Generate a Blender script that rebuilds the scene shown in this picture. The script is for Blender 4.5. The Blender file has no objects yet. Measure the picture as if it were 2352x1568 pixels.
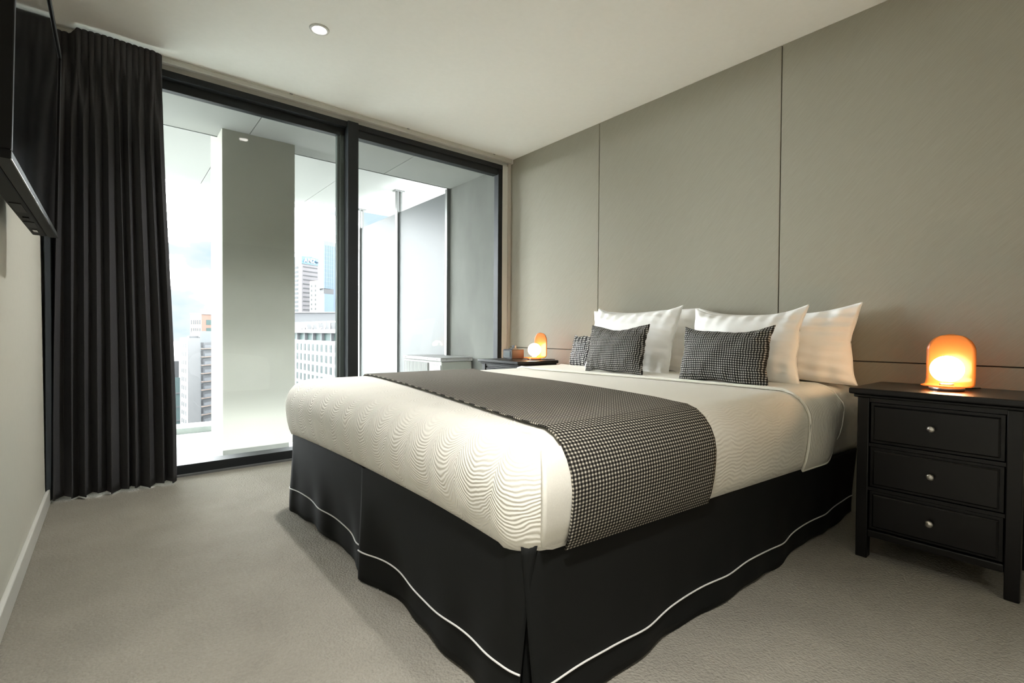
import bpy, bmesh, math, random
from mathutils import Vector, Matrix
random.seed(7)
PI = math.pi
scene = bpy.context.scene
COL = scene.collection

# ------------------------------------------------------------------ camera
cam_data = bpy.data.cameras.new('camera')
cam_data.sensor_fit = 'HORIZONTAL'; cam_data.sensor_width = 36.0
cam_data.lens = 1124.43 / 2352 * 36.0
cam_data.clip_start = 0.02; cam_data.clip_end = 2000
cam = bpy.data.objects.new('camera', cam_data); COL.objects.link(cam)
yaw, pitch, roll = math.radians(39.2664), math.radians(-0.9092), math.radians(0.3891)
fw = Vector((math.sin(yaw) * math.cos(pitch), math.cos(yaw) * math.cos(pitch), math.sin(pitch)))
rt = Vector((math.cos(yaw), -math.sin(yaw), 0)); up = rt.cross(fw)
r2 = rt * math.cos(roll) + up * math.sin(roll); u2 = -rt * math.sin(roll) + up * math.cos(roll)
m = Matrix.Identity(4)
for i in range(3):
    m[i][0] = r2[i]; m[i][1] = u2[i]; m[i][2] = -fw[i]
m[2][3] = 0.811
cam.matrix_world = m
scene.camera = cam

# ------------------------------------------------------------------ world, sun, exposure
scene.view_settings.view_transform = 'Standard'
scene.view_settings.look = 'None'
scene.view_settings.exposure = 2.68
scene.view_settings.gamma = 1.0
scene.view_settings.use_curve_mapping = False
scene.cycles.use_adaptive_sampling = True
scene.cycles.adaptive_threshold = 0.04
scene.cycles.max_bounces = 12
scene.cycles.diffuse_bounces = 7
scene.cycles.caustics_reflective = False
scene.cycles.caustics_refractive = False
SKY_BLUE, SKY_PALE, SKY_CLOUD = (0.122, 0.152, 0.177), (0.162, 0.169, 0.180), (8.2, 8.35, 8.65)
w = bpy.data.worlds.new('sky'); scene.world = w; w.use_nodes = True
nt = w.node_tree; nt.nodes.clear()
L = nt.links.new
o_ = nt.nodes.new('ShaderNodeOutputWorld'); bg = nt.nodes.new('ShaderNodeBackground')
tc = nt.nodes.new('ShaderNodeTexCoord'); mp = nt.nodes.new('ShaderNodeMapping')
mp.inputs['Scale'].default_value = (1.0, 1.0, 2.0); mp.inputs['Location'].default_value = (2.59, 2.17, 1.19)
nz = nt.nodes.new('ShaderNodeTexNoise'); nz.inputs['Scale'].default_value = 5.0
nz.inputs['Detail'].default_value = 6; nz.inputs['Roughness'].default_value = 0.5
def sky_step(lo, hi, c0, c1, below=None):
    mr_ = nt.nodes.new('ShaderNodeMapRange'); mr_.interpolation_type = 'SMOOTHSTEP'
    mr_.inputs['From Min'].default_value = lo; mr_.inputs['From Max'].default_value = hi
    mx_ = nt.nodes.new('ShaderNodeMix'); mx_.data_type = 'RGBA'; mx_.clamp_result = False
    mx_.inputs[6].default_value = (*c0, 1); mx_.inputs[7].default_value = (*c1, 1)
    L(nz.outputs['Fac'], mr_.inputs['Value']); L(mr_.outputs['Result'], mx_.inputs[0])
    if below is not None: L(below, mx_.inputs[6])
    return mx_.outputs[2]
L(tc.outputs['Generated'], mp.inputs['Vector']); L(mp.outputs['Vector'], nz.inputs['Vector'])
clear = sky_step(0.36, 0.48, SKY_BLUE, SKY_PALE)
sky_col = sky_step(0.47, 0.58, SKY_PALE, SKY_CLOUD, clear)
L(sky_col, bg.inputs['Color']); bg.inputs['Strength'].default_value = 1.0
L(bg.outputs['Background'], o_.inputs['Surface'])

sun_d = bpy.data.lights.new('sun', 'SUN'); sun_d.energy = 1.1; sun_d.angle = math.radians(1.0)
sun_d.color = (1.0, 0.96, 0.9)
sun = bpy.data.objects.new('sun', sun_d); COL.objects.link(sun)
sun.rotation_euler = Vector((-0.70, 0.45, 0.72)).to_track_quat('Z', 'Y').to_euler()
DOWNLIGHT_POWER = 78.0

# ------------------------------------------------------------------ helpers
def lin(r, g, b):
    f = lambda c: (c / 255 / 12.92) if c / 255 <= 0.04045 else ((c / 255 + 0.055) / 1.055) ** 2.4
    return (f(r), f(g), f(b))

MATS = {}
def mat(name, color, rough=0.6, metal=0.0, spec=0.5, **kw):
    if name in MATS: return MATS[name]
    mt = bpy.data.materials.new(name); mt.use_nodes = True
    b = mt.node_tree.nodes['Principled BSDF']
    b.inputs['Base Color'].default_value = (*color, 1)
    b.inputs['Roughness'].default_value = rough
    b.inputs['Metallic'].default_value = metal
    b.inputs['Specular IOR Level'].default_value = spec
    for k, v in kw.items():
        b.inputs[k.replace('_', ' ')].default_value = v
    MATS[name] = mt
    return mt
def nodes_of(mt):
    return mt.node_tree.nodes, mt.node_tree.links, mt.node_tree.nodes['Principled BSDF']
def add_grain(mt, scale, var=0.12, bump=0.0, dist=0.002, detail=4, stretch=(1, 1, 1), rot=(0, 0, 0), rough=0.5):
    """noise colour variation and bump in object space"""
    n, l, b = nodes_of(mt)
    t = n.new('ShaderNodeTexCoord'); mpn = n.new('ShaderNodeMapping')
    mpn.vector_type = 'TEXTURE'; mpn.inputs['Scale'].default_value = tuple(1.0 / q for q in stretch); mpn.inputs['Rotation'].default_value = rot
    ns = n.new('ShaderNodeTexNoise'); ns.inputs['Scale'].default_value = scale
    ns.inputs['Detail'].default_value = detail; ns.inputs['Roughness'].default_value = rough
    l.new(t.outputs['Object'], mpn.inputs['Vector']); l.new(mpn.outputs['Vector'], ns.inputs['Vector'])
    c = b.inputs['Base Color'].default_value[:3]
    if var:
        mr = n.new('ShaderNodeMapRange'); mr.inputs['From Min'].default_value = 0.3; mr.inputs['From Max'].default_value = 0.7
        mr.inputs['To Min'].default_value = 1 - var; mr.inputs['To Max'].default_value = 1 + var
        hs = n.new('ShaderNodeMix'); hs.data_type = 'RGBA'; hs.blend_type = 'MULTIPLY'; hs.inputs[0].default_value = 1
        hs.inputs[6].default_value = (*c, 1)
        l.new(ns.outputs['Fac'], mr.inputs['Value']); l.new(mr.outputs['Result'], hs.inputs[7])
        l.new(hs.outputs[2], b.inputs['Base Color'])
    if bump:
        bp = n.new('ShaderNodeBump'); bp.inputs['Strength'].default_value = bump; bp.inputs['Distance'].default_value = dist
        l.new(ns.outputs['Fac'], bp.inputs['Height']); l.new(bp.outputs['Normal'], b.inputs['Normal'])
    return mt

def link(o, parent=None):
    COL.objects.link(o)
    if parent is not None: o.parent = parent
    return o
def obj(name, verts, faces, mt, parent=None, smooth=False, uv=None, attr=None):
    me = bpy.data.meshes.new(name); me.from_pydata([tuple(v) for v in verts], [], faces); me.update()
    if smooth:
        for p in me.polygons: p.use_smooth = True
    if uv is not None:
        ul = me.uv_layers.new(name='UVMap')
        for lp in me.loops: ul.data[lp.index].uv = uv[lp.vertex_index]
    if attr is not None:
        for an, vals in attr.items():
            a = me.attributes.new(an, 'FLOAT', 'POINT')
            for i, v in enumerate(vals): a.data[i].value = v
    if mt is not None: me.materials.append(mt)
    return link(bpy.data.objects.new(name, me), parent)
def bm_obj(name, bm, mt, parent=None, smooth=False):
    me = bpy.data.meshes.new(name); bm.normal_update(); bm.to_mesh(me); bm.free()
    if smooth:
        for p in me.polygons: p.use_smooth = True
    if mt is not None: me.materials.append(mt)
    return link(bpy.data.objects.new(name, me), parent)
def bm_box(bm, x0, x1, y0, y1, z0, z1, bev=0.0, seg=2):
    r = bmesh.ops.create_cube(bm, size=1.0)
    vs = r['verts']
    for v in vs:
        v.co = Vector(((x0 + x1) / 2 + v.co.x * (x1 - x0), (y0 + y1) / 2 + v.co.y * (y1 - y0), (z0 + z1) / 2 + v.co.z * (z1 - z0)))
    if bev:
        es = list({e for v in vs for e in v.link_edges})
        bmesh.ops.bevel(bm, geom=es, offset=bev, segments=seg, affect='EDGES', profile=0.5)
def box(name, x0, x1, y0, y1, z0, z1, mt, parent=None, bev=0.0, seg=2):
    bm = bmesh.new(); bm_box(bm, x0, x1, y0, y1, z0, z1, bev, seg)
    o = bm_obj(name, bm, mt, parent, smooth=False)
    return o
def tag(o, label, cat, group=None, kind=None):
    if label: o['label'] = label
    if cat: o['category'] = cat
    if group: o['group'] = group
    if kind: o['kind'] = kind
    return o
def thing(name, label, cat, loc=(0, 0, 0), rot=(0, 0, 0), group=None):
    o = bpy.data.objects.new(name, None); COL.objects.link(o); o.empty_display_size = 0.1
    o.location = loc; o.rotation_euler = rot
    return tag(o, label, cat, group)
def struct(o, label=None):
    o['kind'] = 'structure'
    if label: o['label'] = label
    return o
def tube_mesh(pts, r, seg=8, caps=True):
    vs, fs = [], []
    n = len(pts); pts = [Vector(p) for p in pts]
    for i, p in enumerate(pts):
        d = (pts[min(i + 1, n - 1)] - pts[max(i - 1, 0)]).normalized()
        a = d.cross(Vector((0, 0, 1)))
        if a.length < 1e-3: a = d.cross(Vector((1, 0, 0)))
        a.normalize(); b = d.cross(a)
        rr = r[i] if isinstance(r, (list, tuple)) else r
        for k in range(seg):
            t = 2 * PI * k / seg
            vs.append(p + a * (rr * math.cos(t)) + b * (rr * math.sin(t)))
    for i in range(n - 1):
        for k in range(seg):
            fs.append((i * seg + k, i * seg + (k + 1) % seg, (i + 1) * seg + (k + 1) % seg, (i + 1) * seg + k))
    if caps:
        fs.append(tuple(range(seg - 1, -1, -1))); fs.append(tuple((n - 1) * seg + k for k in range(seg)))
    return vs, fs
def tube(name, pts, r, mt, parent=None, seg=8):
    v, f = tube_mesh(pts, r, seg)
    return obj(name, v, f, mt, parent, smooth=True)
def lathe(name, prof, mt, parent=None, seg=32, at=(0, 0, 0)):
    """prof: list of (r,z) bottom to top"""
    vs, fs = [], []; n = len(prof)
    for r, z in prof:
        for k in range(seg):
            t = 2 * PI * k / seg
            vs.append((at[0] + r * math.cos(t), at[1] + r * math.sin(t), at[2] + z))
    for i in range(n - 1):
        for k in range(seg):
            fs.append((i * seg + k, i * seg + (k + 1) % seg, (i + 1) * seg + (k + 1) % seg, (i + 1) * seg + k))
    if prof[0][0] > 1e-5: fs.append(tuple(range(seg - 1, -1, -1)))
    if prof[-1][0] > 1e-5: fs.append(tuple((n - 1) * seg + k for k in range(seg)))
    return obj(name, vs, fs, mt, parent, smooth=True)
def grid(nu, nv, fn):
    """fn(i,j)-> point; returns verts, faces"""
    vs = [fn(i, j) for j in range(nv + 1) for i in range(nu + 1)]
    fs = [(j * (nu + 1) + i, j * (nu + 1) + i + 1, (j + 1) * (nu + 1) + i + 1, (j + 1) * (nu + 1) + i)
          for j in range(nv) for i in range(nu)]
    return vs, fs
def prism(name, pts, z0, z1, mt, parent=None):
    n = len(pts)
    vs = [(p[0], p[1], z0) for p in pts] + [(p[0], p[1], z1) for p in pts]
    fs = [(i, (i + 1) % n, n + (i + 1) % n, n + i) for i in range(n)] + [tuple(range(n - 1, -1, -1)), tuple(range(n, 2 * n))]
    o = obj(name, vs, fs, mt, parent)
    bm = bmesh.new(); bm.from_mesh(o.data); bmesh.ops.recalc_face_normals(bm, faces=bm.faces); bm.to_mesh(o.data); bm.free()
    return o
def solidify(o, t, offset=0.0):
    md = o.modifiers.new('thickness', 'SOLIDIFY'); md.thickness = t; md.offset = offset
    return o
def copy_tree(o, parent=None):
    c = o.copy(); COL.objects.link(c); c.parent = parent
    for ch in o.children: copy_tree(ch, c)
    return c
def sstep(a, b, x):
    t = max(0.0, min(1.0, (x - a) / (b - a))); return t * t * (3 - 2 * t)

# ------------------------------------------------------------------ materials
M_carpet = mat('carpet', (0.29, 0.272, 0.232), 0.95, spec=0.1)
def carpet_nodes():
    n, l, b = nodes_of(M_carpet)
    t = n.new('ShaderNodeTexCoord')
    v = n.new('ShaderNodeTexVoronoi'); v.inputs['Scale'].default_value = 150
    n1 = n.new('ShaderNodeTexNoise'); n1.inputs['Scale'].default_value = 115; n1.inputs['Detail'].default_value = 5
    n2 = n.new('ShaderNodeTexNoise'); n2.inputs['Scale'].default_value = 5; n2.inputs['Detail'].default_value = 3
    for q in (v, n1, n2): l.new(t.outputs['Object'], q.inputs['Vector'])
    ad = n.new('ShaderNodeMath'); ad.operation = 'SUBTRACT'
    l.new(n1.outputs['Fac'], ad.inputs[0]); l.new(v.outputs['Distance'], ad.inputs[1])
    bp = n.new('ShaderNodeBump'); bp.inputs['Strength'].default_value = 0.7; bp.inputs['Distance'].default_value = 0.0045
    l.new(ad.outputs[0], bp.inputs['Height']); l.new(bp.outputs['Normal'], b.inputs['Normal'])
    mr = n.new('ShaderNodeMapRange'); mr.inputs['From Min'].default_value = 0.3; mr.inputs['From Max'].default_value = 0.7
    mr.inputs['To Min'].default_value = 0.86; mr.inputs['To Max'].default_value = 1.14
    m2 = n.new('ShaderNodeMath'); m2.operation = 'ADD'
    l.new(n1.outputs['Fac'], m2.inputs[0]); l.new(n2.outputs['Fac'], m2.inputs[1])
    h = n.new('ShaderNodeMath'); h.operation = 'MULTIPLY'; h.inputs[1].default_value = 0.5
    l.new(m2.outputs[0], h.inputs[0]); l.new(h.outputs[0], mr.inputs['Value'])
    mm = n.new('ShaderNodeMix'); mm.data_type = 'RGBA'; mm.blend_type = 'MULTIPLY'; mm.inputs[0].default_value = 1
    mm.inputs[6].default_value = b.inputs['Base Color'].default_value
    l.new(mr.outputs['Result'], mm.inputs[7]); l.new(mm.outputs[2], b.inputs['Base Color'])
carpet_nodes()
M_ceil = add_grain(mat('ceiling_paint', (0.92, 0.91, 0.865), 0.9, spec=0.15), 40, 0.01, 0.05, 0.001)
M_wall = add_grain(mat('wall_paint', (0.68, 0.675, 0.61), 0.8, spec=0.2), 60, 0.012, 0.05, 0.001)
M_white = mat('white_gloss_paint', (0.72, 0.72, 0.69), 0.4)
M_panel = add_grain(mat('taupe_wall_fabric', (0.315, 0.296, 0.238), 0.62, spec=0.3), 13, 0.075, 0.2, 0.002, detail=6,
                    stretch=(1, 1.2, 42), rot=(math.radians(-46), 0, 0), rough=0.6)
M_groove = mat('dark_groove', (0.03, 0.03, 0.025), 0.8)
M_frame = mat('charcoal_aluminium', (0.022, 0.025, 0.028), 0.5, spec=0.25)
M_frame2 = mat('grey_green_sash', (0.085, 0.105, 0.10), 0.35)
M_track = mat('painted_aluminium', (0.60, 0.595, 0.55), 0.4)
M_seal = mat('grey_threshold', (0.16, 0.165, 0.17), 0.5)
M_curtain = add_grain(mat('charcoal_curtain', (0.064, 0.064, 0.069), 0.9, spec=0.15), 500, 0.12, 0.05, 0.001, stretch=(1, 1, 0.5))
M_lining = mat('slate_lining', (0.045, 0.055, 0.065), 0.9)
M_black = mat('black_lacquer', (0.003, 0.0026, 0.0028), 0.33, spec=0.38)
M_nickel = mat('brushed_nickel', (0.62, 0.60, 0.57), 0.32, metal=1.0)
M_valance = add_grain(mat('black_valance', (0.0045, 0.0052, 0.0048), 0.75, spec=0.25), 600, 0.25, 0.1, 0.001)
M_piping = mat('white_piping', (0.72, 0.71, 0.69), 0.7)
M_cotton = add_grain(mat('white_cotton', (0.90, 0.895, 0.87), 0.85, spec=0.15), 14, 0.015, 0.12, 0.01, detail=3)
M_sheet = add_grain(mat('fitted_sheet', (0.84, 0.82, 0.76), 0.85, spec=0.15), 10, 0.02, 0.2, 0.01, detail=3)
M_plainfold = add_grain(mat('plain_spread_fabric', (0.85, 0.83, 0.765), 0.85, spec=0.15), 300, 0.03, 0.15, 0.001)

def glass_mat(name, tint, refl=0.9, base=0.035, rough=0.0):
    mt = bpy.data.materials.new(name); mt.use_nodes = True
    n, l = mt.node_tree.nodes, mt.node_tree.links; n.clear()
    out = n.new('ShaderNodeOutputMaterial'); tr = n.new('ShaderNodeBsdfTransparent'); gl = n.new('ShaderNodeBsdfGlossy')
    tr.inputs['Color'].default_value = (*tint, 1); gl.inputs['Roughness'].default_value = rough
    lw = n.new('ShaderNodeLayerWeight'); pw = n.new('ShaderNodeMath'); pw.operation = 'POWER'; pw.inputs[1].default_value = 4.0
    lw.inputs['Blend'].default_value = 0.5
    mu = n.new('ShaderNodeMath'); mu.operation = 'MULTIPLY_ADD'; mu.inputs[1].default_value = refl; mu.inputs[2].default_value = base
    mxs = n.new('ShaderNodeMixShader')
    l.new(lw.outputs['Facing'], pw.inputs[0]); l.new(pw.outputs[0], mu.inputs[0]); l.new(mu.outputs[0], mxs.inputs[0])
    l.new(tr.outputs[0], mxs.inputs[1]); l.new(gl.outputs[0], mxs.inputs[2]); l.new(mxs.outputs[0], out.inputs['Surface'])
    return mt
M_glass = glass_mat('window_glass', (0.965, 0.985, 0.975), 0.35, 0.012)

def translucent_mat(name, col, tcol, fac, rough=0.4, gloss=0.06):
    mt = bpy.data.materials.new(name); mt.use_nodes = True
    n, l = mt.node_tree.nodes, mt.node_tree.links; n.clear()
    out = n.new('ShaderNodeOutputMaterial'); d = n.new('ShaderNodeBsdfDiffuse'); t = n.new('ShaderNodeBsdfTranslucent')
    g = n.new('ShaderNodeBsdfGlossy'); g.inputs['Roughness'].default_value = rough
    d.inputs['Color'].default_value = (*col, 1); t.inputs['Color'].default_value = (*tcol, 1)
    a = n.new('ShaderNodeMixShader'); a.inputs[0].default_value = fac
    b = n.new('ShaderNodeMixShader'); b.inputs[0].default_value = gloss
    l.new(d.outputs[0], a.inputs[1]); l.new(t.outputs[0], a.inputs[2]); l.new(a.outputs[0], b.inputs[1]); l.new(g.outputs[0], b.inputs[2])
    l.new(b.outputs[0], out.inputs['Surface'])
    return mt
M_frost = translucent_mat('frosted_glass', (0.132, 0.142, 0.139), (0.143, 0.152, 0.149), 0.5)
M_amber = translucent_mat('amber_glass', (0.34, 0.15, 0.040), (0.95, 0.52, 0.20), 0.5, 0.25, 0.04)
def emit_mat(name, col, s):
    mt = bpy.data.materials.new(name); mt.use_nodes = True
    n, l = mt.node_tree.nodes, mt.node_tree.links; n.clear()
    out = n.new('ShaderNodeOutputMaterial'); e = n.new('ShaderNodeEmission')
    e.inputs['Color'].default_value = (*col, 1); e.inputs['Strength'].default_value = s
    l.new(e.outputs[0], out.inputs['Surface'])
    return mt
M_globe = emit_mat('lit_opal_globe', (1.0, 0.62, 0.32), 8.5)
M_led = emit_mat('lit_led_disc', (1.0, 0.96, 0.88), 6.0)

def gingham(name, dark, light, pu, pv, lo=-0.45, hi=0.45):
    """woven two-colour check from UV in metres"""
    mt = mat(name, light, 0.9, spec=0.1); n, l, b = nodes_of(mt)
    uv = n.new('ShaderNodeUVMap'); sp = n.new('ShaderNodeSeparateXYZ'); l.new(uv.outputs['UV'], sp.inputs[0])
    def stripe(out, p):
        d = n.new('ShaderNodeMath'); d.operation = 'MULTIPLY'; d.inputs[1].default_value = 2 * PI / p
        s = n.new('ShaderNodeMath'); s.operation = 'SINE'
        r = n.new('ShaderNodeMapRange'); r.interpolation_type = 'SMOOTHSTEP'
        r.inputs['From Min'].default_value = lo; r.inputs['From Max'].default_value = hi
        l.new(out, d.inputs[0]); l.new(d.outputs[0], s.inputs[0]); l.new(s.outputs[0], r.inputs['Value'])
        return r.outputs['Result']
    a, c = stripe(sp.outputs['X'], pu), stripe(sp.outputs['Y'], pv)
    mn = n.new('ShaderNodeMath'); mn.operation = 'MULTIPLY'; l.new(a, mn.inputs[0]); l.new(c, mn.inputs[1])
    av = n.new('ShaderNodeMath'); av.operation = 'ADD'; l.new(a, av.inputs[0]); l.new(c, av.inputs[1])
    # light where both light; a third in between; dark where both dark
    h = n.new('ShaderNodeMath'); h.operation = 'MULTIPLY'; h.inputs[1].default_value = 0.13; l.new(av.outputs[0], h.inputs[0])
    h2 = n.new('ShaderNodeMath'); h2.operation = 'MULTIPLY_ADD'; h2.inputs[1].default_value = 0.74
    l.new(mn.outputs[0], h2.inputs[0]); l.new(h.outputs[0], h2.inputs[2])
    mixc = n.new('ShaderNodeMix'); mixc.data_type = 'RGBA'; mixc.inputs[6].default_value = (*dark, 1); mixc.inputs[7].default_value = (*light, 1)
    l.new(h2.outputs[0], mixc.inputs[0]); l.new(mixc.outputs[2], b.inputs['Base Color'])
    bp = n.new('ShaderNodeBump'); bp.inputs['Strength'].default_value = 0.5; bp.inputs['Distance'].default_value = 0.0015
    l.new(mn.outputs[0], bp.inputs['Height']); l.new(bp.outputs['Normal'], b.inputs['Normal'])
    return mt
M_runner = gingham('black_cream_check', (0.012, 0.011, 0.010), (0.60, 0.56, 0.48), 0.0105, 0.0088, -0.3, 0.6)
M_cushion = gingham('black_grey_check', (0.012, 0.012, 0.012), (0.54, 0.525, 0.49), 0.0098, 0.0098, -0.3, 0.6)
M_hound = gingham('black_white_check', (0.015, 0.015, 0.02), (0.86, 0.86, 0.86), 0.0125, 0.0125)

def quilt_mat():
    mt = mat('matelasse_bedspread', (0.86, 0.84, 0.775), 0.85, spec=0.15); n, l, b = nodes_of(mt)
    uv = n.new('ShaderNodeUVMap'); sp = n.new('ShaderNodeSeparateXYZ'); l.new(uv.outputs['UV'], sp.inputs[0])
    at = n.new('ShaderNodeAttribute'); at.attribute_name = 'amp'
    fe = n.new('ShaderNodeAttribute'); fe.attribute_name = 'festoon'
    def M(op, a, bb=None, c=None):
        q = n.new('ShaderNodeMath'); q.operation = op
        for i, x in enumerate((a, bb, c)):
            if x is None: continue
            if isinstance(x, (int, float)): q.inputs[i].default_value = x
            else: l.new(x, q.inputs[i])
        return q.outputs[0]
    ns = n.new('ShaderNodeTexNoise'); ns.inputs['Scale'].default_value = 7; ns.inputs['Detail'].default_value = 2
    l.new(uv.outputs['UV'], ns.inputs['Vector'])
    n3 = n.new('ShaderNodeTexNoise'); n3.inputs['Scale'].default_value = 45; n3.inputs['Detail'].default_value = 2
    l.new(uv.outputs['UV'], n3.inputs['Vector'])
    u = M('ADD', sp.outputs['X'], M('MULTIPLY', M('SUBTRACT', ns.outputs['Fac'], 0.5), 0.06))
    fr = M('SUBTRACT', M('FRACT', M('DIVIDE', u, 0.125)), 0.5)
    par = M('MULTIPLY', M('MULTIPLY', fr, fr), 4.0)
    fest = M('MULTIPLY', M('MULTIPLY', par, 0.048), fe.outputs['Fac'])
    wob = M('MULTIPLY', M('SUBTRACT', ns.outputs['Fac'], 0.5), 0.075)
    wob2 = M('MULTIPLY', M('SUBTRACT', n3.outputs['Fac'], 0.5), 0.006)
    s = M('ADD', M('ADD', M('SUBTRACT', sp.outputs['Y'], fest), wob), wob2)
    h = M('SINE', M('MULTIPLY', s, 2 * PI / 0.0108))
    h = M('MULTIPLY', h, at.outputs['Fac'])
    bp = n.new('ShaderNodeBump'); bp.inputs['Strength'].default_value = 0.48; bp.inputs['Distance'].default_value = 0.0018
    l.new(h, bp.inputs['Height']); l.new(bp.outputs['Normal'], b.inputs['Normal'])
    return mt
M_quilt = quilt_mat()
def rib_mat():
    mt = mat('ribbed_foldback', (0.87, 0.85, 0.79), 0.85, spec=0.15); n, l, b = nodes_of(mt)
    uv = n.new('ShaderNodeUVMap'); sp = n.new('ShaderNodeSeparateXYZ'); l.new(uv.outputs['UV'], sp.inputs[0])
    at = n.new('ShaderNodeAttribute'); at.attribute_name = 'amp'
    q = n.new('ShaderNodeMath'); q.operation = 'MULTIPLY'; q.inputs[1].default_value = 2 * PI / 0.015
    s = n.new('ShaderNodeMath'); s.operation = 'SINE'; a = n.new('ShaderNodeMath'); a.operation = 'MULTIPLY'
    l.new(sp.outputs['X'], q.inputs[0]); l.new(q.outputs[0], s.inputs[0]); l.new(s.outputs[0], a.inputs[0]); l.new(at.outputs['Fac'], a.inputs[1])
    bp = n.new('ShaderNodeBump'); bp.inputs['Strength'].default_value = 0.3; bp.inputs['Distance'].default_value = 0.002
    l.new(a.outputs[0], bp.inputs['Height']); l.new(bp.outputs['Normal'], b.inputs['Normal'])
    return mt
M_rib = rib_mat()

# outdoor
M_soffit = add_grain(mat('soffit_board', (0.3093, 0.3134, 0.2971), 0.8, spec=0.2), 8, 0.012, 0.0)
M_pillar = add_grain(mat('pillar_render', (0.355, 0.355, 0.312), 0.85, spec=0.2), 5, 0.02, 0.1, 0.002)
M_conc = add_grain(mat('grey_concrete', (0.1610, 0.1656, 0.1490), 0.85, spec=0.2), 4, 0.12, 0.25, 0.004, detail=8, stretch=(1, 1, 0.45))
M_balc = add_grain(mat('pale_balcony_tile', (0.2662, 0.2885, 0.2706), 0.7), 12, 0.05, 0.1, 0.002)
M_alu = mat('silver_aluminium', (0.1674, 0.1728, 0.1674), 0.35, metal=0.6)
M_ac = mat('ac_cream_metal', (0.2376, 0.2448, 0.2160), 0.5)
M_acw = mat('ac_white_metal', (0.2700, 0.2700, 0.2602), 0.5)
M_acd = mat('ac_dark_recess', (0.20, 0.20, 0.19), 0.7)

# ------------------------------------------------------------------ room shell
XL, XR, YW, YB, H = -0.24, 2.654, 3.29, -2.6, 2.291
struct(box('floor', XL - 0.1, XR + 0.1, YB - 0.1, YW + 0.02, -0.12, 0.0, M_carpet), 'grey beige loop pile carpet')
struct(box('ceiling', XL - 0.1, XR + 0.1, YB - 0.1, YW + 0.16, H, H + 0.15, M_ceil), 'off white plaster ceiling')
struct(box('wall_left', XL - 0.12, XL, YB - 0.1, YW + 0.16, -0.12, H, M_wall), 'pale cream wall behind the television')
struct(box('wall_back', XL - 0.1, XR + 0.1, YB - 0.12, YB, 0, H, M_panel), 'taupe wall facing the window')
wr = struct(box('wall_right', XR + 0.012, XR + 0.15, YB - 0.1, YW + 0.16, -0.12, H, M_groove), 'taupe fabric panelled wall behind the bed')
GZ, GW = 0.696, 0.0045
joints = [3.284, 2.293, 1.085, -0.123, -1.331, -2.6]
for i in range(len(joints) - 1):
    y1, y0 = joints[i] - (GW / 2 if i else 0), joints[i + 1] + GW / 2
    box('panel', XR, XR + 0.014, y0, y1, GZ + GW / 2, H, M_panel, wr, 0.0015, 1)
    box('panel', XR, XR + 0.014, y0, y1, 0.0, GZ - GW / 2, M_panel, wr, 0.0015, 1)
struct(box('baseboard_left', XL, XL + 0.014, YB, YW - 0.02, 0.0, 0.074, M_white, None, 0.004), 'low white skirting along the left wall')
# window wall: plaster head and white reveal on the right
struct(box('wall_window', XL, XR, YW + 0.012, YW + 0.16, 2.237, H, M_white), 'narrow white head above the window')
struct(box('trim_1', 2.572, 2.628, YW - 0.004, YW + 0.045, 0.0, 2.237, M_white, None, 0.002), 'white painted reveal beside the window')
struct(box('trim_2', 2.629, XR, YW - 0.02, YW + 0.15, 0.0, 2.262, mat('shaded_reveal', (0.55, 0.52, 0.47), 0.6), None, 0.002), 'strip toned beige for shade between reveal and panelled wall')  # shade on the return is put into the colour, darker than the white reveal

# curtain track
tr = thing('curtain_track', 'pale grey double curtain track along the ceiling above the window', 'curtain track', (1.2, 3.262, H))
def tb(n, x0, x1, y0, y1, z0, z1, mt, bev=0.0015): return box(n, x0 - 1.2, x1 - 1.2, y0 - 3.262, y1 - 3.262, z0 - H, z1 - H, mt, tr, bev)
tb('rail', XL + 0.002, 2.646, 3.250, 3.288, 2.263, 2.2905, M_track)
tb('lip', XL + 0.002, 2.646, 3.246, 3.252, 2.258, 2.266, M_track)
tb('lip', XL + 0.002, 2.646, 3.246, 3.252, 2.284, 2.2905, M_track)
tb('end_cap', 2.646, 2.653, 3.243, 3.290, 2.255, 2.2905, M_white)
for x in (0.86, 1.66, 2.44): tb('bracket', x, x + 0.018, 3.243, 3.25, 2.286, 2.2905, M_seal, 0)

# window
win = thing('window_1', None, None, (1.2, YW, 0)); struct(win, 'full width charcoal framed sliding window')
def wb(n, x0, x1, y0, y1, z0, z1, mt, bev=0.002): return box(n, x0 - 1.2, x1 - 1.2, y0 - YW, y1 - YW, z0, z1, mt, win, bev)
wb('head_rail', XL, 2.572, 3.285, 3.40, 2.200, 2.2368, M_frame)
wb('sash_rail', XL, 1.24, 3.335, 3.38, 2.150, 2.204, M_frame)
wb('glazing_bead', 1.31, 2.53, 3.30, 3.36, 2.150, 2.204, M_frame)
wb('sill_rail', XL, 2.572, 3.285, 3.40, 0.009, 0.061, M_frame)
wb('threshold', XL, 2.572, 3.262, 3.40, 0.0, 0.010, M_seal, 0)
wb('jamb', 2.528, 2.5715, 3.286, 3.345, 0.06, 2.202, M_frame)
wb('jamb', XL, XL + 0.05, 3.286, 3.345, 0.06, 2.202, M_frame)
wb('mullion', 1.236, 1.310, 3.268, 3.395, 0.06, 2.238, M_frame, 0.004)
wb('sash_stile', 1.206, 1.238, 3.335, 3.382, 0.06, 2.16, M_frame2)
wb('sash_stile', 1.190, 1.207, 3.345, 3.378, 0.06, 2.16, M_frame2)
wb('glass_pane', XL + 0.04, 1.20, 3.352, 3.360, 0.055, 2.16, M_glass, 0)
wb('glass_pane', 1.30, 2.535, 3.326, 3.334, 0.055, 2.16, M_glass, 0)

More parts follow.
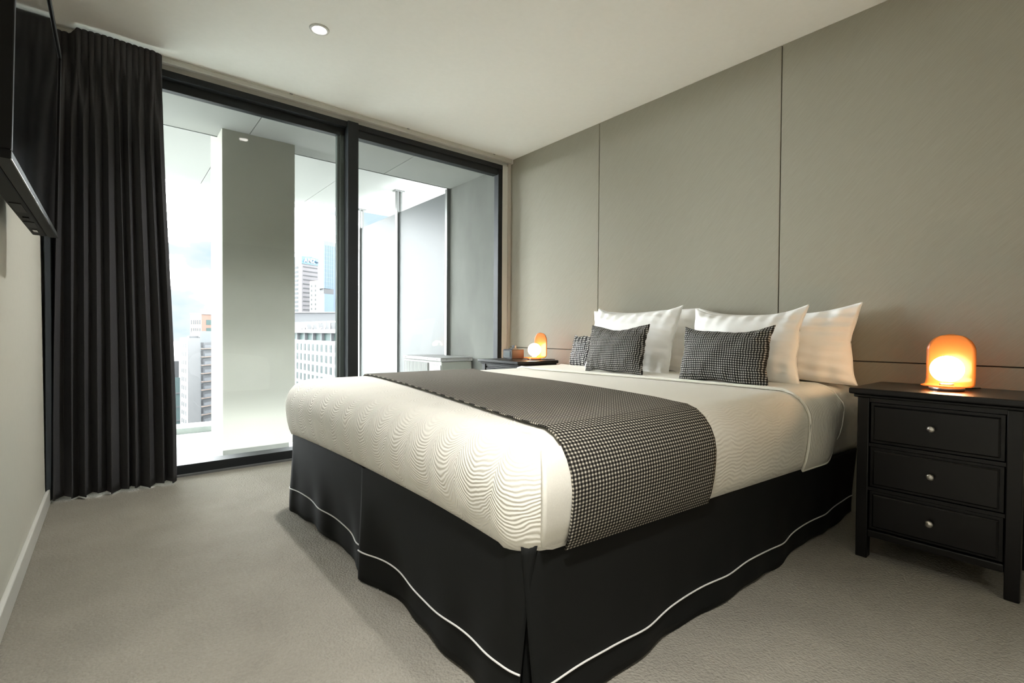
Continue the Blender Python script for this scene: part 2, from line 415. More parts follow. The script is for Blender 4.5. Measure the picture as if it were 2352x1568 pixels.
# downlight
def downlight(x, y, label, power, beam):
    t = thing('downlight', label, 'downlight', (x, y, H), group='recessed ceiling downlights')
    lathe('trim_ring', [(0.031, -0.0005), (0.031, -0.004), (0.036, -0.0065), (0.0445, -0.005), (0.0465, -0.0005)], M_white, t, 40)
    lathe('led_disc', [(0.0305, -0.0015), (0.0305, -0.003)], M_led, t, 32)
    ld = bpy.data.lights.new('downlight_lamp', 'SPOT'); ld.spot_size = math.radians(beam); ld.spot_blend = 1.0; ld.shadow_soft_size = 0.045; ld.energy = power; ld.color = (1.0, 0.98, 0.935)
    lo = bpy.data.objects.new('downlight_lamp', ld); COL.objects.link(lo); lo.parent = t; lo.location = (0, 0, -0.008)
downlight(0.792, 2.472, 'round white recessed downlight glowing in the ceiling near the window', DOWNLIGHT_POWER * 0.3, 130)
downlight(0.12, 0.10, 'unseen recessed downlight added as fill light over the aisle past the foot of the bed', DOWNLIGHT_POWER * 0.85, 92)  # added out of view to brighten the bed foot and aisle carpet
downlight(0.45, -1.7, 'unseen recessed downlight added as fill light in the ceiling nearest the back wall', DOWNLIGHT_POWER * 0.7, 110)  # second added lamp, out of view, general fill for the room

# ------------------------------------------------------------------ television
tv = thing('television', 'black flat screen television mounted high on the left wall', 'television', (-0.124, 1.642, 1.388), (0, math.radians(1.3), 0))
TW, TH = 0.459, 0.287
M_tvb = mat('tv_black_plastic', (0.007, 0.007, 0.0072), 0.5, spec=0.15)
M_tvs = mat('tv_screen_gloss', (0.006, 0.006, 0.007), 0.06, spec=0.8)
M_tvm = mat('tv_matt_back', (0.009, 0.0095, 0.010), 0.6, spec=0.2)
bm = bmesh.new()
B = 0.016
for (y0, y1, z0, z1) in ((-TW, TW, TH - B, TH), (-TW, TW, -TH, -TH + B), (-TW, -TW + B, -TH + B, TH - B), (TW - B, TW, -TH + B, TH - B)):
    bm_box(bm, -0.022, 0.0, y0, y1, z0, z1, 0.0015, 1)
bm_obj('bezel', bm, M_tvb, tv)
box('screen', -0.02, -0.004, -TW + B, TW - B, -TH + B, TH - B, M_tvs, tv)
box('rear_shell', -0.057, -0.0225, -TW + 0.006, TW - 0.006, -TH + 0.001, TH - 0.006, M_tvm, tv, 0.004)
box('chrome_strip', -0.001, 0.0008, -TW, TW, -TH - 0.0008, -TH + 0.0008, mat('tv_dark_chrome', (0.12, 0.12, 0.12), 0.25, metal=1.0), tv)
rec = box('input_recess', -0.050, -0.030, -0.05, 0.06, -TH - 0.0012, -TH + 0.002, mat('tv_recess', (0.008, 0.008, 0.008), 0.6), tv)
box('control_button', -0.046, -0.034, 0.13, 0.15, -TH - 0.002, -TH + 0.002, M_tvb, tv, 0.0006)
box('ir_window', -0.046, -0.036, 0.33, 0.37, -TH - 0.0012, -TH + 0.002, M_tvs, tv)
box('speaker_vent', -0.052, -0.03, 0.20, 0.29, -TH - 0.0012, -TH + 0.002, rec.data.materials[0], tv)
box('wall_bracket', -0.112, -0.056, -0.14, 0.14, -0.12, 0.12, M_tvb, tv, 0.004)

# ------------------------------------------------------------------ curtain
def make_curtain():
    t = thing('curtain', 'charcoal pinch pleated curtain drawn aside beside the television', 'curtain', (0, 3.19, 0))
    NU, NV = 420, 64
    zt, zb = 2.272, 0.012
    rnd = random.Random(3)
    # fold centres, uneven widths
    cuts = [0.0]; 
    while cuts[-1] < 1.0: cuts.append(cuts[-1] + rnd.uniform(0.085, 0.15))
    cuts = [c / cuts[-1] for c in cuts]
    amps = [rnd.uniform(0.7, 1.15) for _ in cuts]; lean = [rnd.uniform(-1, 1) for _ in cuts]
    def fold(u):
        for k in range(len(cuts) - 1):
            if u <= cuts[k + 1] or k == len(cuts) - 2:
                f = (u - cuts[k]) / (cuts[k + 1] - cuts[k]); break
        return k, max(0, min(1, f))
    NP = 17
    def fn(i, j):
        u = i / NU; v = j / NV
        z = zt + (zb - zt) * (v ** 1.15)
        d = zt - z
        k, f = fold(u)
        head = 1 - sstep(0.10, 0.17, d)
        body = sstep(0.11, 0.55, d)
        xt = -0.205 + 0.415 * u; xb = -0.228 + 0.495 * u
        q = sstep(0, 2.2, d)
        x = xt * (1 - q) + xb * q
        # header pleats: narrow proud tubes
        ph = (u * NP) % 1.0
        hp = 0.011 * (max(0.0, math.sin(PI * ph)) ** 0.5)
        # cinch below the header
        cin = math.exp(-((d - 0.145) / 0.035) ** 2)
        y = -hp * (head + 0.9 * cin) 
        # body folds
        A = (0.050 + 0.012 * q) * amps[k]
        s = math.sin(PI * f)
        yb = -A * (s ** 0.75)
        x += body * 0.012 * math.sin(2 * PI * f) * (0.4 + 0.6 * q) + body * 0.010 * lean[k] * math.sin(PI * f) * q
        mid = 0.018 * math.sin(2 * PI * NP / 2 * u + 0.7) * (1 - sstep(0.15, 0.8, d)) * sstep(0.10, 0.2, d)
        y += body * yb + mid * (1 - body * 0.6) - 0.012 * body
        # far end sits further back near the wall
        y += 0.05 * (1 - sstep(0.13, 0.20, u)) * (1 - 0.4 * q) * head
        y += 0.004 * math.sin(9 * u + 3 * z) 
        zz = z + (0.006 * math.sin(23 * u) if j == NV else 0)
        if j == 0: zz += 0.0012 * math.sin(PI * ph) - 0.010 * sstep(0.90, 1.0, u) - 0.012 * (1 - sstep(0.13, 0.2, u))
        return (x, y, zz)
    vs, fs = grid(NU, NV, fn)
    o = obj('drape', vs, fs, M_curtain, t, smooth=True); solidify(o, 0.003)
    # lining return along the left wall
    def fr(i, j):
        z = 2.20 + (0.02 - 2.20) * j / 24; q = j / 24
        u = i / 12
        yl = 2.86 * (1 - q) + 3.08 * q
        return (-0.232 + 0.006 * math.sin(6 * u + 4 * q) + 0.012 * u, (yl * (1 - u) + 3.16 * u) - 3.19, z)
    vs, fs = grid(12, 24, fr)
    o2 = obj('lining', vs, fs, M_lining, t, smooth=True); solidify(o2, 0.002); o2['label'] = 'slate blue lining edge against the wall'
    return t
make_curtain()

# ------------------------------------------------------------------ bed
bed = thing('bed', 'king size bed with black piped valance and white mattress', 'bed', (1.62, 1.56, 0))
BX, BY = 1.62, 1.56
def bobj(name, vs, fs, mt, parent=bed, **k): return obj(name, [(v[0] - BX, v[1] - BY, v[2]) for v in vs], fs, mt, parent, **k)
YN, YF, XF = 0.700, 2.425, 0.600      # outermost near side, far side, foot of the spread
RC = 0.105
PROF = [(0.025, 0.360), (0.014, 0.385), (0.006, 0.42), (0.001, 0.46), (0.0, 0.49), (0.005, 0.52), (0.017, 0.547), (0.036, 0.571), (0.062, 0.588), (0.095, 0.597)]
ZT = PROF[-1][1]
def hem_near(x): return 0.368 - 0.041 * (x - 0.62)
def hem_foot(y): return 0.384 - (0.016 * ((y - 1.15) / 0.45) ** 2 if y < 1.15 else 0.034 * ((y - 1.15) / 1.25) ** 2)
def zmap(z, hem):
    return z if z >= 0.47 else hem + (z - 0.36) * (0.47 - hem) / 0.11
def prof_normal(k):
    a = PROF[max(k - 1, 0)]; b = PROF[min(k + 1, len(PROF) - 1)]
    d = Vector((-(b[0] - a[0]), b[1] - a[1])).normalized()     # (outward, up) tangent
    return (d[1], -d[0])                                       # outward component, up component
def top_z(x, y):
    return ZT + 0.006 * math.sin(PI * max(0, min(1, (y - YN) / (YF - YN)))) - 0.010 * sstep(1.0, 2.0, x) * sstep(0.9, 2.3, y) * 0.8 + 0.003 * math.sin(4.1 * x + 2 * y)
def near_pt(x, k, e):
    o, z = PROF[k]; no, nu = prof_normal(k)
    return (x, YN + o - e * no, zmap(z, hem_near(x)) + e * nu)
def far_pt(x, k, e):
    o, z = PROF[k]; no, nu = prof_normal(k)
    return (x, YF - o + e * no, zmap(z, 0.35) + e * nu)

def spread_mesh(xh, e, N=64, A=8, M=56):
    """rounded box shell open at the head and underneath"""
    vs, uv, amp, fes = [], [], [], []
    K = len(PROF); ring_n = (N + 1) + (A - 1) + (M + 1) + (A - 1) + (N + 1)
    sacc = [0.0]
    for k in range(1, K): sacc.append(sacc[-1] + math.hypot(PROF[k][0] - PROF[k - 1][0], PROF[k][1] - PROF[k - 1][1]))
    for k in range(K):
        o, z = PROF[k]; no, nu = prof_normal(k); r = RC - o; oo = o - e * no
        def put(x, y, hem, u, a, f):
            vs.append((x, y, zmap(z, hem) + e * nu)); uv.append((u, sacc[k])); amp.append(a * (1 if k < K - 2 else 0.6 if k < K - 1 else (0.45 if f == 1.0 else 0.0))); fes.append(f)
        for i in range(N + 1):
            x = xh + (XF + RC - xh) * i / N
            put(x, YN + oo, hem_near(x), xh - x, 0.42, 0.10)
        L0 = xh - XF - RC
        for i in range(1, A):
            t = PI / 2 * i / A
            put(XF + RC - (r + e * no) * math.sin(t), YN + RC - (r + e * no) * math.cos(t), hem_foot(YN), L0 + RC * t, 0.5 + 0.4 * i / A, i / A)
        L1 = L0 + RC * PI / 2
        for i in range(M + 1):
            y = YN + RC + (YF - YN - 2 * RC) * i / M
            put(XF + oo, y, hem_foot(y), L1 + y - YN - RC, 0.9, 1.0)
        L2 = L1 + YF - YN - 2 * RC
        for i in range(1, A):
            t = PI / 2 * i / A
            put(XF + RC - (r + e * no) * math.cos(t), YF - RC + (r + e * no) * math.sin(t), 0.35, L2 + RC * t, 0.9, 0.99)
        for i in range(N + 1):
            x = XF + RC + (xh - XF - RC) * i / N
            put(x, YF - oo, 0.35, L2 + RC * PI / 2 + x - XF - RC, 0.4, 0.1)
    fs = []
    for k in range(K - 1):
        for i in range(ring_n - 1):
            a = k * ring_n + i
            fs.append((a, a + ring_n, a + ring_n + 1, a + 1))
    # cap grid inside the last ring
    o = PROF[-1][0]
    x0, y0, y1 = XF + o, YN + o, YF - o
    base = (K - 1) * ring_n
    # loop of border vertices, as grid (i along x from foot to head, j across y)
    NX, NY = N, M
    idx = {}
    for i in range(NX + 1):
        for j in range(NY + 1):
            if j == 0: idx[i, j] = base + (N - i)
            elif j == NY: idx[i, j] = base + (N + 1) + (A - 1) + (M + 1) + (A - 1) + i
            elif i == 0: idx[i, j] = base + (N + 1) + (A - 1) + j
            else:
                fx = i / NX; x = (XF + RC) + (xh - XF - RC) * fx; y = YN + RC + (YF - YN - 2 * RC) * j / NY
                b = min(1.0, min(i, j, NY - j) / 4)
                vs.append((x, y, ZT + e + (top_z(x, y) - ZT) * b)); uv.append((xh - XF - RC + RC * PI / 2 + y - YN - RC, sacc[-1] + x - XF - RC)); amp.append(0.0 if j in (1, NY - 1) else 0.42 - 0.28 * sstep(1, 9, i)); fes.append(1.0 - 0.7 * sstep(1, 9, i))
                idx[i, j] = len(vs) - 1
    for i in range(NX):
        for j in range(NY):
            fs.append((idx[i, j], idx[i + 1, j], idx[i + 1, j + 1], idx[i, j + 1]))
    # small corner fans
    def corner(first, last, pivot):
        r = list(range(first, last + 1))
        for a, b in zip(r, r[1:]):
            if pivot not in (a, b): fs.append((a, b, pivot))
    return vs, fs, uv, amp, fes
# mattress (plain fitted sheet) shows at the head end
vs, fs, uv, amp, fes = spread_mesh(2.648, -0.012, N=40, A=6, M=30)
o = bobj('mattress', vs, fs, M_sheet, smooth=True, uv=uv); solidify(o, 0.01, -1)
box('bed_base', 0.67 - BX, 2.63 - BX, 0.765 - BY, 2.36 - BY, 0.05, 0.352, M_valance, bed, 0.01)
for (x, y) in ((0.76, 0.85), (0.76, 2.27), (2.5, 0.85), (2.5, 2.27)):
    lathe('leg', [(0.022, 0.0), (0.026, 0.05)], M_black, bed, 12, (x - BX, y - BY, 0))

# valance skirts
def wave(s, seed):
    return 0.55 * math.sin(7.3 * s + seed) + 0.3 * math.sin(15.7 * s + 2.1 * seed) + 0.15 * math.sin(31 * s + 0.7 * seed)
def skirt(name, a, b, pos, seed, top, pip_z, n=90, open_a=0.0, flare_a=0.0, flare_b=0.0, hemz=0.006, amp=0.022, inward=0.012):
    """pos(s, off, z) -> world point; off outward"""
    NVV = 18
    def off(s, f, z):
        q = sstep(0.36, 0.02, z) if z < 0.36 else 0
        ww = amp * wave(s, seed) * (q ** 1.6)
        ea = math.exp(-((f) / 0.10) ** 2); eb = math.exp(-((1 - f) / 0.10) ** 2)
        return ww * (1 - 0.6 * max(ea, eb)) - inward * q + (flare_a * ea + flare_b * eb) * q
    def fn(i, j):
        f = i / n; s = a + (b - a) * f
        zt = top(s); z = zt + (hemz + 0.008 * (wave(s * 1.4, seed + 2)) - zt) * (j / NVV)
        return pos(s + open_a * (1 - f) ** 6 * (j / NVV), off(s, f, z), max(z, 0.003))
    vs, fs = grid(n, NVV, fn)
    o = bobj(name, vs, fs, M_valance, smooth=True); solidify(o, 0.003)
    pts = []
    for i in range(n + 1):
        f = i / n; s = a + (b - a) * f; z = pip_z + 0.010 * wave(s, seed + 1)
        p = pos(s + open_a * (1 - f) ** 6 * 0.72, off(s, f, z) + 0.0035, z); pts.append((p[0] - BX, p[1] - BY, p[2]))
    tube('piping', pts, 0.0023, M_piping, o, 6)
    return o
def crn(d):
    d = max(0.0, min(RC * 0.98, d)); return RC - math.sqrt(RC * RC - d * d)
footpos = lambda s, off, z: (0.632 - off + crn(YN + RC - s) + crn(s - (YF - RC)), s, z)
nearpos = lambda s, off, z: (s, 0.728 - off + crn(XF + RC - s), z)
skirt('valance_panel', 0.728, 1.545, footpos, 1.3, lambda s: hem_foot(s) + 0.012, 0.100, flare_b=0.030, flare_a=0.0, amp=0.020, inward=0.020, open_a=0.05)
skirt('valance_panel', 1.518, 2.405, footpos, 4.0, lambda s: hem_foot(s) + 0.012, 0.104, flare_a=-0.005, flare_b=0.03, amp=0.026, inward=0.018)
skirt('valance_panel', 0.640, 2.64, nearpos, 2.2, lambda s: hem_near(s) + 0.012, 0.082, n=160, flare_a=0.0, flare_b=-0.02, amp=0.016, inward=0.004, open_a=0.03)
# inset corner pleat
cpt = [(0.662, 0.85), (0.688, 0.772), (0.76, 0.750)]
def cf(i, j):
    f = i / 12; z = 0.345 + (0.008 - 0.345) * j / 10
    a, b, c = [Vector(p) for p in cpt]
    p = a * (1 - f) ** 2 + b * 2 * f * (1 - f) + c * f * f
    return (p.x, p.y, z)
vs, fs = grid(12, 10, cf); cp = bobj('corner_pleat', vs, fs, M_valance, smooth=True); solidify(cp, 0.003)
pts = []
for i in range(13):
    p = cf(i, 0); f = i / 12
    pts.append((p[0] - BX - 0.003, p[1] - BY - 0.003, 0.105 - 0.02 * math.sin(PI * f)))
tube('piping', pts, 0.0022, M_piping, cp, 6)

# bedspread
bs = thing('bedspread', 'cream matelasse bedspread with rippled stitching tucked over the bed', 'bedspread', (BX, BY, 0.36))
def sobj(name, vs, fs, mt, parent, **k): return obj(name, [(v[0] - BX, v[1] - BY, v[2] - 0.36) for v in vs], fs, mt, parent, **k)
vs, fs, uv, amp, fes = spread_mesh(2.04, 0.0)
o = sobj('quilt', vs, fs, M_quilt, bs, smooth=True, uv=uv, attr={'amp': amp, 'festoon': fes}); solidify(o, 0.006, -1)

def band(name, xa, xb, e, mt, parent, maker, kmin=0, kmax=None, across=True, nx=30, ny=60, hemlift=None, amp_side=1.0):
    """strip of cloth over near side, top and far side. xa(y), xb(y) edges"""
    K = len(PROF)
    rows = []; s = 0.0; prev = None
    seq = [('n', k) for k in range(kmin, K if kmax is None else kmax)]
    if across:
        seq += [('t', j) for j in range(1, ny)] + [('f', k) for k in range(K - 1, -1, -1)]
    vs, uv, am = [], [], []
    for (c, k) in seq:
        if c == 'n': y = YN + PROF[k][0]
        elif c == 'f': y = YF - PROF[k][0]
        else: y = (YN + PROF[-1][0]) + (YF - YN - 2 * PROF[-1][0]) * k / ny
        xs0, xs1 = xa(y), xb(y)
        row = []
        for i in range(nx + 1):
            f = i / nx; x = xs0 + (xs1 - xs0) * f
            if c == 'n': p = near_pt(x, k, e)
            elif c == 'f': p = far_pt(x, k, e)
            else:
                gi = (x - XF - RC) / (2.04 - XF - RC) * 64; gj = (y - YN - RC) / (YF - YN - 2 * RC) * 56
                b = max(0.0, min(1.0, min(gi, gj, 56 - gj) / 4))
                p = (x, y, ZT + e + (top_z(x, y) - ZT) * b)
            if hemlift and c == 'n' and k < 6:
                p = (p[0], p[1], p[2] + hemlift(x) * (1 - k / 6))
            row.append(p)
        mid = Vector(row[nx // 2])
        if prev is not None: s += (mid - prev).length
        prev = mid
        for i, p in enumerate(row):
            vs.append(p); uv.append((p[0], s)); am.append(amp_side if c != 't' else 0.2)
    nr = len(seq)
    fs = [(j * (nx + 1) + i, j * (nx + 1) + i + 1, (j + 1) * (nx + 1) + i + 1, (j + 1) * (nx + 1) + i) for j in range(nr - 1) for i in range(nx)]
    return maker(name, vs, fs, mt, parent, smooth=True, uv=uv, attr={'amp': am}), vs, nr, nx
lift = lambda x: 0.085 * sstep(2.20, 2.335, x) ** 2
fold, fvs, nr, nx = band('foldback', lambda y: 1.985, lambda y: 2.335, 0.009, M_rib, bs, sobj, hemlift=lift)
solidify(fold, 0.006, -1)
for col in (0, nx):
    pts = [fvs[j * (nx + 1) + col] for j in range(nr)]
    tube('piping', [(p[0] - BX, p[1] - BY, p[2] - 0.36 + 0.001) for p in pts], 0.004, M_plainfold, fold, 6)
hempts = [fvs[i] for i in range(nx + 1)]
tube('piping', [(p[0] - BX, p[1] - BY, p[2] - 0.36) for p in hempts], 0.004, M_plainfold, fold, 6)
cfold, _, _, _ = band('corner_fold', lambda y: 0.652 + 0.05 * max(0, (y - YN)) / 0.06, lambda y: 0.742, 0.006, M_plainfold, bs, sobj, kmax=8, across=False, nx=10, hemlift=lambda x: 0.014)
solidify(cfold, 0.010, -1)

# runner
rn = thing('bed_runner', 'black and cream checked runner laid across the bedspread', 'bed runner', (BX, BY, 0.36))
def skew(a, b): return lambda y: a + (b - a) * max(0, min(1, (y - YN) / (YF - YN)))
ro, _, _, _ = band('runner_cloth', skew(0.728, 0.985), skew(1.300, 1.640), 0.0115, M_runner, rn, sobj, nx=40)
solidify(ro, 0.004, -1)

# ------------------------------------------------------------------ pillows and cushions
def pillow_mesh(wd, ht, th, seed, nu=60, nv=40, ear=0.07, wr=0.004, sag=0.0):
    rnd = random.Random(seed); ph = [rnd.uniform(0, 6.28) for _ in range(8)]
    vs, uv = [], []
    for side in (-1, 1):
        for j in range(nv + 1):
            for i in range(nu + 1):
                u = -1 + 2 * i / nu; v = -1 + 2 * j / nv
                # ease grid toward the borders
                u = math.copysign(1 - (1 - abs(u)) ** 1.35, u); v = math.copysign(1 - (1 - abs(v)) ** 1.35, v)
                y = u * wd / 2 * (1 - ear * (1 - v * v) * abs(u)); z = v * ht / 2 * (1 - ear * 1.15 * (1 - u * u) * abs(v))
                b = max(0.0, (1 - u * u) * (1 - v * v)) ** 0.50
                t = th / 2 * b * (1 + 0.10 * math.sin(2.2 * u + ph[0]) * math.cos(1.7 * v + ph[1])) + 0.002
                wk = wr * b * (math.sin(11 * u + 5 * v + ph[2]) * 0.5 + math.sin(6 * u - 12 * v + ph[3]) * 0.4 + math.sin(19 * v + 3 * u + ph[4]) * 0.3) + wr * 1.1 * (1 - b) * b * 4 * (math.sin(26 * u + 3 * v + ph[5]) * abs(v) + math.sin(24 * v - 4 * u + ph[6]) * abs(u))
                rim = (1 - b)
                z2 = z - sag * (1 - u * u) * (v > 0) * v + 0.004 * math.sin(5 * u + ph[5]) * rim
                vs.append((side * (t + wk), y + 0.003 * math.sin(7 * v + ph[6]) * rim, z2)); uv.append((y, z))
    n1 = (nu + 1) * (nv + 1); fs = []
    for s in (0, 1):
        for j in range(nv):
            for i in range(nu):
                a = s * n1 + j * (nu + 1) + i; q = (a, a + 1, a + nu + 2, a + nu + 1)
                fs.append(q if s else q[::-1])
    brd = [i for i in range(nu + 1)] + [(j + 1) * (nu + 1) - 1 + 0 for j in range(1, nv + 1)] + [nv * (nu + 1) + i for i in range(nu - 1, -1, -1)] + [j * (nu + 1) for j in range(nv - 1, 0, -1)]
    for a, b in zip(brd, brd[1:] + brd[:1]): fs.append((a, b, b + n1, a + n1))
    rim_pts = [((vs[a][0] + vs[a + n1][0]) / 2, vs[a][1], vs[a][2]) for a in brd]
    return vs, fs, uv, rim_pts
def pillow(name, label, cat, group, mt, wd, ht, th, loc, tilt, rz, seed, ear=0.07, wr=0.004, sag=0.0, seam=None, roll=0.0):
    """stands on its lower edge at loc, leaning back by tilt toward the wall"""
    t = thing(name, label, cat, loc, (roll, math.radians(tilt), rz), group)
    vs, fs, uv, rim = pillow_mesh(wd, ht, th, seed, ear=ear, wr=wr, sag=sag)
    vs = [(v[0], v[1], v[2] + ht / 2) for v in vs]; rim = [(p[0], p[1], p[2] + ht / 2) for p in rim]
    o = obj('cover', vs, fs, mt, t, smooth=True, uv=uv)
    if seam is not None: tube('seam', rim + rim[:1], 0.0028, seam, t, 6)
    return t
PG = 'white pillows leaning on the panelled wall'
pillow('pillow', 'white pillow at the back of the pile beside the far bedside table', 'pillow', PG, M_cotton, 0.78, 0.375, 0.15, (2.50, 1.865, 0.598), 12, 0.0, 11, seam=M_cotton)
pillow('pillow', 'white pillow right behind the checked cushion nearer the window', 'pillow', PG, M_cotton, 0.62, 0.395, 0.15, (2.285, 1.78, 0.596), 18, -0.05, 12, sag=0.03, seam=M_cotton)
pillow('pillow', 'white pillow at the back of the pile nearest the near bedside table', 'pillow', PG, M_cotton, 0.77, 0.365, 0.16, (2.495, 1.075, 0.596), 9, 0.0, 13, ear=0.09, wr=0.006, sag=0.03, seam=M_cotton)
pillow('pillow', 'white pillow right behind the checked cushion farther from the window', 'pillow', PG, M_cotton, 0.53, 0.365, 0.15, (2.26, 1.105, 0.595), 16, 0.03, 14, ear=0.09, sag=0.03, seam=M_cotton)
CG = 'black and grey checked cushions'
pillow('cushion', 'small black and grey checked cushion on the window side of the bed', 'cushion', CG, M_cushion, 0.405, 0.272, 0.12, (2.085, 1.70, 0.600), 12, -0.05, 21, ear=0.08, sag=0.02)
pillow('cushion', 'small black and grey checked cushion on the drawer side of the bed', 'cushion', CG, M_cushion, 0.410, 0.262, 0.12, (2.065, 1.085, 0.597), 13, 0.0, 22, ear=0.08, sag=0.02)
pillow('cushion', 'black and white houndstooth cushion half hidden behind the white pillows near the far lamp', 'cushion', None, M_hound, 0.17, 0.215, 0.05, (2.355, 2.205, 0.592), 14, -0.1, 23, ear=0.04)

# ------------------------------------------------------------------ bedside tables
def make_nightstand():
    t = thing('bedside_table', 'black three drawer bedside table standing on the carpet beside the near side of the bed', 'bedside table', (2.13, 0.375, 0), group='pair of black bedside tables')
    D, Wd, Ht = 0.36, 0.213, 0.622          # depth (+x), half width, height
    # top with a stepped moulding
    bm = bmesh.new(); bm_box(bm, -0.028, D, -Wd - 0.022, Wd + 0.022, Ht - 0.022, Ht, 0.006, 3); bm_obj('top', bm, M_black, t)
    bm = bmesh.new(); bm_box(bm, -0.012, D - 0.008, -Wd - 0.010, Wd + 0.010, Ht - 0.034, Ht - 0.0225, 0.004, 2); bm_obj('moulding', bm, M_black, t)
    LG = 0.036
    for sy in (-1, 1):
        for x0 in (0.0, D - 0.045):
            y0 = sy * Wd - (LG if sy > 0 else 0)
            box('leg', x0, x0 + 0.04, y0, y0 + LG, 0.0, Ht - 0.034, M_black, t, 0.003)
        y0 = sy * (Wd - 0.020) - (0.012 if sy > 0 else 0)
        box('side_panel', 0.04, D - 0.045, y0, y0 + 0.012, 0.095, Ht - 0.034, M_black, t)
    box('back_panel', D - 0.03, D - 0.02, -Wd + LG, Wd - LG, 0.095, Ht - 0.034, M_black, t)
    w2 = Wd - LG
    # rails
    zs = [0.590, 0.428, 0.2665, 0.100]
    box('rail', 0.006, 0.03, -w2, w2, 0.572, 0.588, M_black, t)
    for z in (0.4165, 0.2565): box('rail', 0.006, 0.03, -w2, w2, z - 0.006, z + 0.006, M_black, t)
    box('rail', -0.002, 0.03, -w2, w2, 0.082, 0.108, M_black, t, 0.004)
    for (z0, z1) in ((0.4245, 0.570), (0.2645, 0.4085), (0.1105, 0.2485)):
        dr = box('drawer', 0.010, 0.026, -w2 + 0.003, w2 - 0.003, z0, z1, M_black, t, 0.0015)
        # raised field with a bevelled edge
        bm = bmesh.new(); bm_box(bm, 0.002, 0.0105, -w2 + 0.014, w2 - 0.014, z0 + 0.010, z1 - 0.010)
        fr = [f for f in bm.faces if f.normal.x < -0.9]
        bmesh.ops.inset_region(bm, faces=fr, thickness=0.006, depth=0.0)
        for v in fr[0].verts: v.co.x -= 0.0035
        bm_obj('raised_field', bm, M_black, dr)
        zc = (z0 + z1) / 2 + 0.004
        kp = [(0.0045, 0.0), (0.0045, 0.010), (0.009, 0.0125), (0.0118, 0.017), (0.0112, 0.021), (0.007, 0.0245), (0.0001, 0.0255)]
        k = lathe('knob', kp, M_nickel, dr, 20); k.rotation_euler = (0, -PI / 2, 0); k.location = (0.0, 0.0, zc)
    box('bottom_shelf', 0.02, D - 0.03, -w2, w2, 0.10, 0.108, M_black, t)
    return t
ns = make_nightstand()
ns2 = copy_tree(ns); ns2.location = (2.148, 2.765, -0.008 + 0.008)
ns2['label'] = 'black bedside table behind the bed in the corner by the window'

# ------------------------------------------------------------------ table lamps
def make_lamp():
    t = thing('table_lamp', 'glowing globe lamp with amber glass shield on the near bedside table', 'lamp', (2.29, 0.366, 0.622), group='pair of amber globe lamps')
    lathe('base', [(0.047, 0.0), (0.049, 0.002), (0.049, 0.0125), (0.0465, 0.0145)], M_nickel, t, 40)
    # bent sheet: tongue forward (-x), bend, upright back with round top
    hw, R = 0.068, 0.028
    x_tip, x_back, z_t, z_top = -0.078, 0.060, 0.0165, 0.198
    prof = [(x_tip, z_t)]
    for k in range(1, 9): prof.append((x_tip + (x_back - R - x_tip) * k / 8, z_t))
    for k in range(1, 9):
        a = PI / 2 * k / 8; prof.append((x_back - R + R * math.sin(a), z_t + R - R * math.cos(a)))
    for k in range(1, 25): prof.append((x_back, z_t + R + (z_top - z_t - R) * k / 24))
    ls = [0.0]
    for a, b in zip(prof, prof[1:]): ls.append(ls[-1] + math.hypot(b[0] - a[0], b[1] - a[1]))
    def half(s):
        rr = 0.062
        for q in (s, ls[-1] - s):
            if q < rr: return hw - rr + math.sqrt(max(0, rr * rr - (rr - q) ** 2))
        return hw
    NV = 12
    # refine ends
    vs, fs = grid(NV, len(prof) - 1, lambda i, j: (prof[j][0], (-1 + 2 * i / NV) * half(ls[j]), prof[j][1]))
    o = obj('shield', vs, fs, M_amber, t, smooth=True); solidify(o, 0.0025)
    lathe('collar', [(0.020, 0.0165), (0.020, 0.024)], M_nickel, t, 24)
    r, zc = 0.047, 0.074
    lathe('globe', [(max(0.0002, r * math.cos(a)), zc + r * math.sin(a)) for a in [(-PI / 2 + 0.38) + (PI - 0.38) * k / 22 for k in range(23)]], M_globe, t, 36)
    tube('cord', [(0.045, -0.01, 0.004), (0.075, -0.03, 0.004), (0.11, -0.055, 0.004), (0.14, -0.07, 0.004)], 0.0022, M_black, t, 6)
    return t
lamp = make_lamp()
lamp2 = copy_tree(lamp); lamp2.location = (2.375, 2.648, 0.622)
lamp2['label'] = 'glowing globe lamp with amber glass shield on the far bedside table'

# clock radio on the far table
ck = thing('clock_radio', 'small copper and grey clock radio beside the far lamp', 'clock radio', (2.30, 2.80, 0.622))
M_ckg = mat('clock_grey', (0.04, 0.043, 0.048), 0.4, spec=0.2); M_ckc = mat('clock_copper', (0.022, 0.008, 0.0045), 0.45, metal=0.0, spec=0.08)
M_lcd = mat('clock_lcd', (0.04, 0.06, 0.065), 0.3)
box('foot', -0.045, 0.055, -0.045, 0.045, 0.0, 0.006, M_ckg, ck, 0.001)
box('body', -0.05, 0.062, -0.052, 0.052, 0.006, 0.072, M_ckc, ck, 0.004)
box('front_panel', -0.054, -0.0495, -0.052, 0.052, 0.007, 0.071, M_ckg, ck, 0.0015)
fr_ = box('display_frame', -0.0555, -0.0538, -0.034, 0.040, 0.018, 0.060, mat('clock_trim', (0.16, 0.16, 0.16), 0.5), ck)
box('display', -0.0562, -0.0555, -0.031, 0.037, 0.021, 0.057, M_lcd, fr_)
box('top_plate', -0.05, 0.062, -0.052, 0.052, 0.072, 0.075, M_ckg, ck, 0.001)
box('dock', -0.02, 0.02, -0.026, 0.022, 0.0752, 0.082, M_ckg, ck, 0.001)
box('dock_cradle', -0.006, 0.012, -0.024, 0.006, 0.082, 0.104, M_ckg, ck, 0.002)

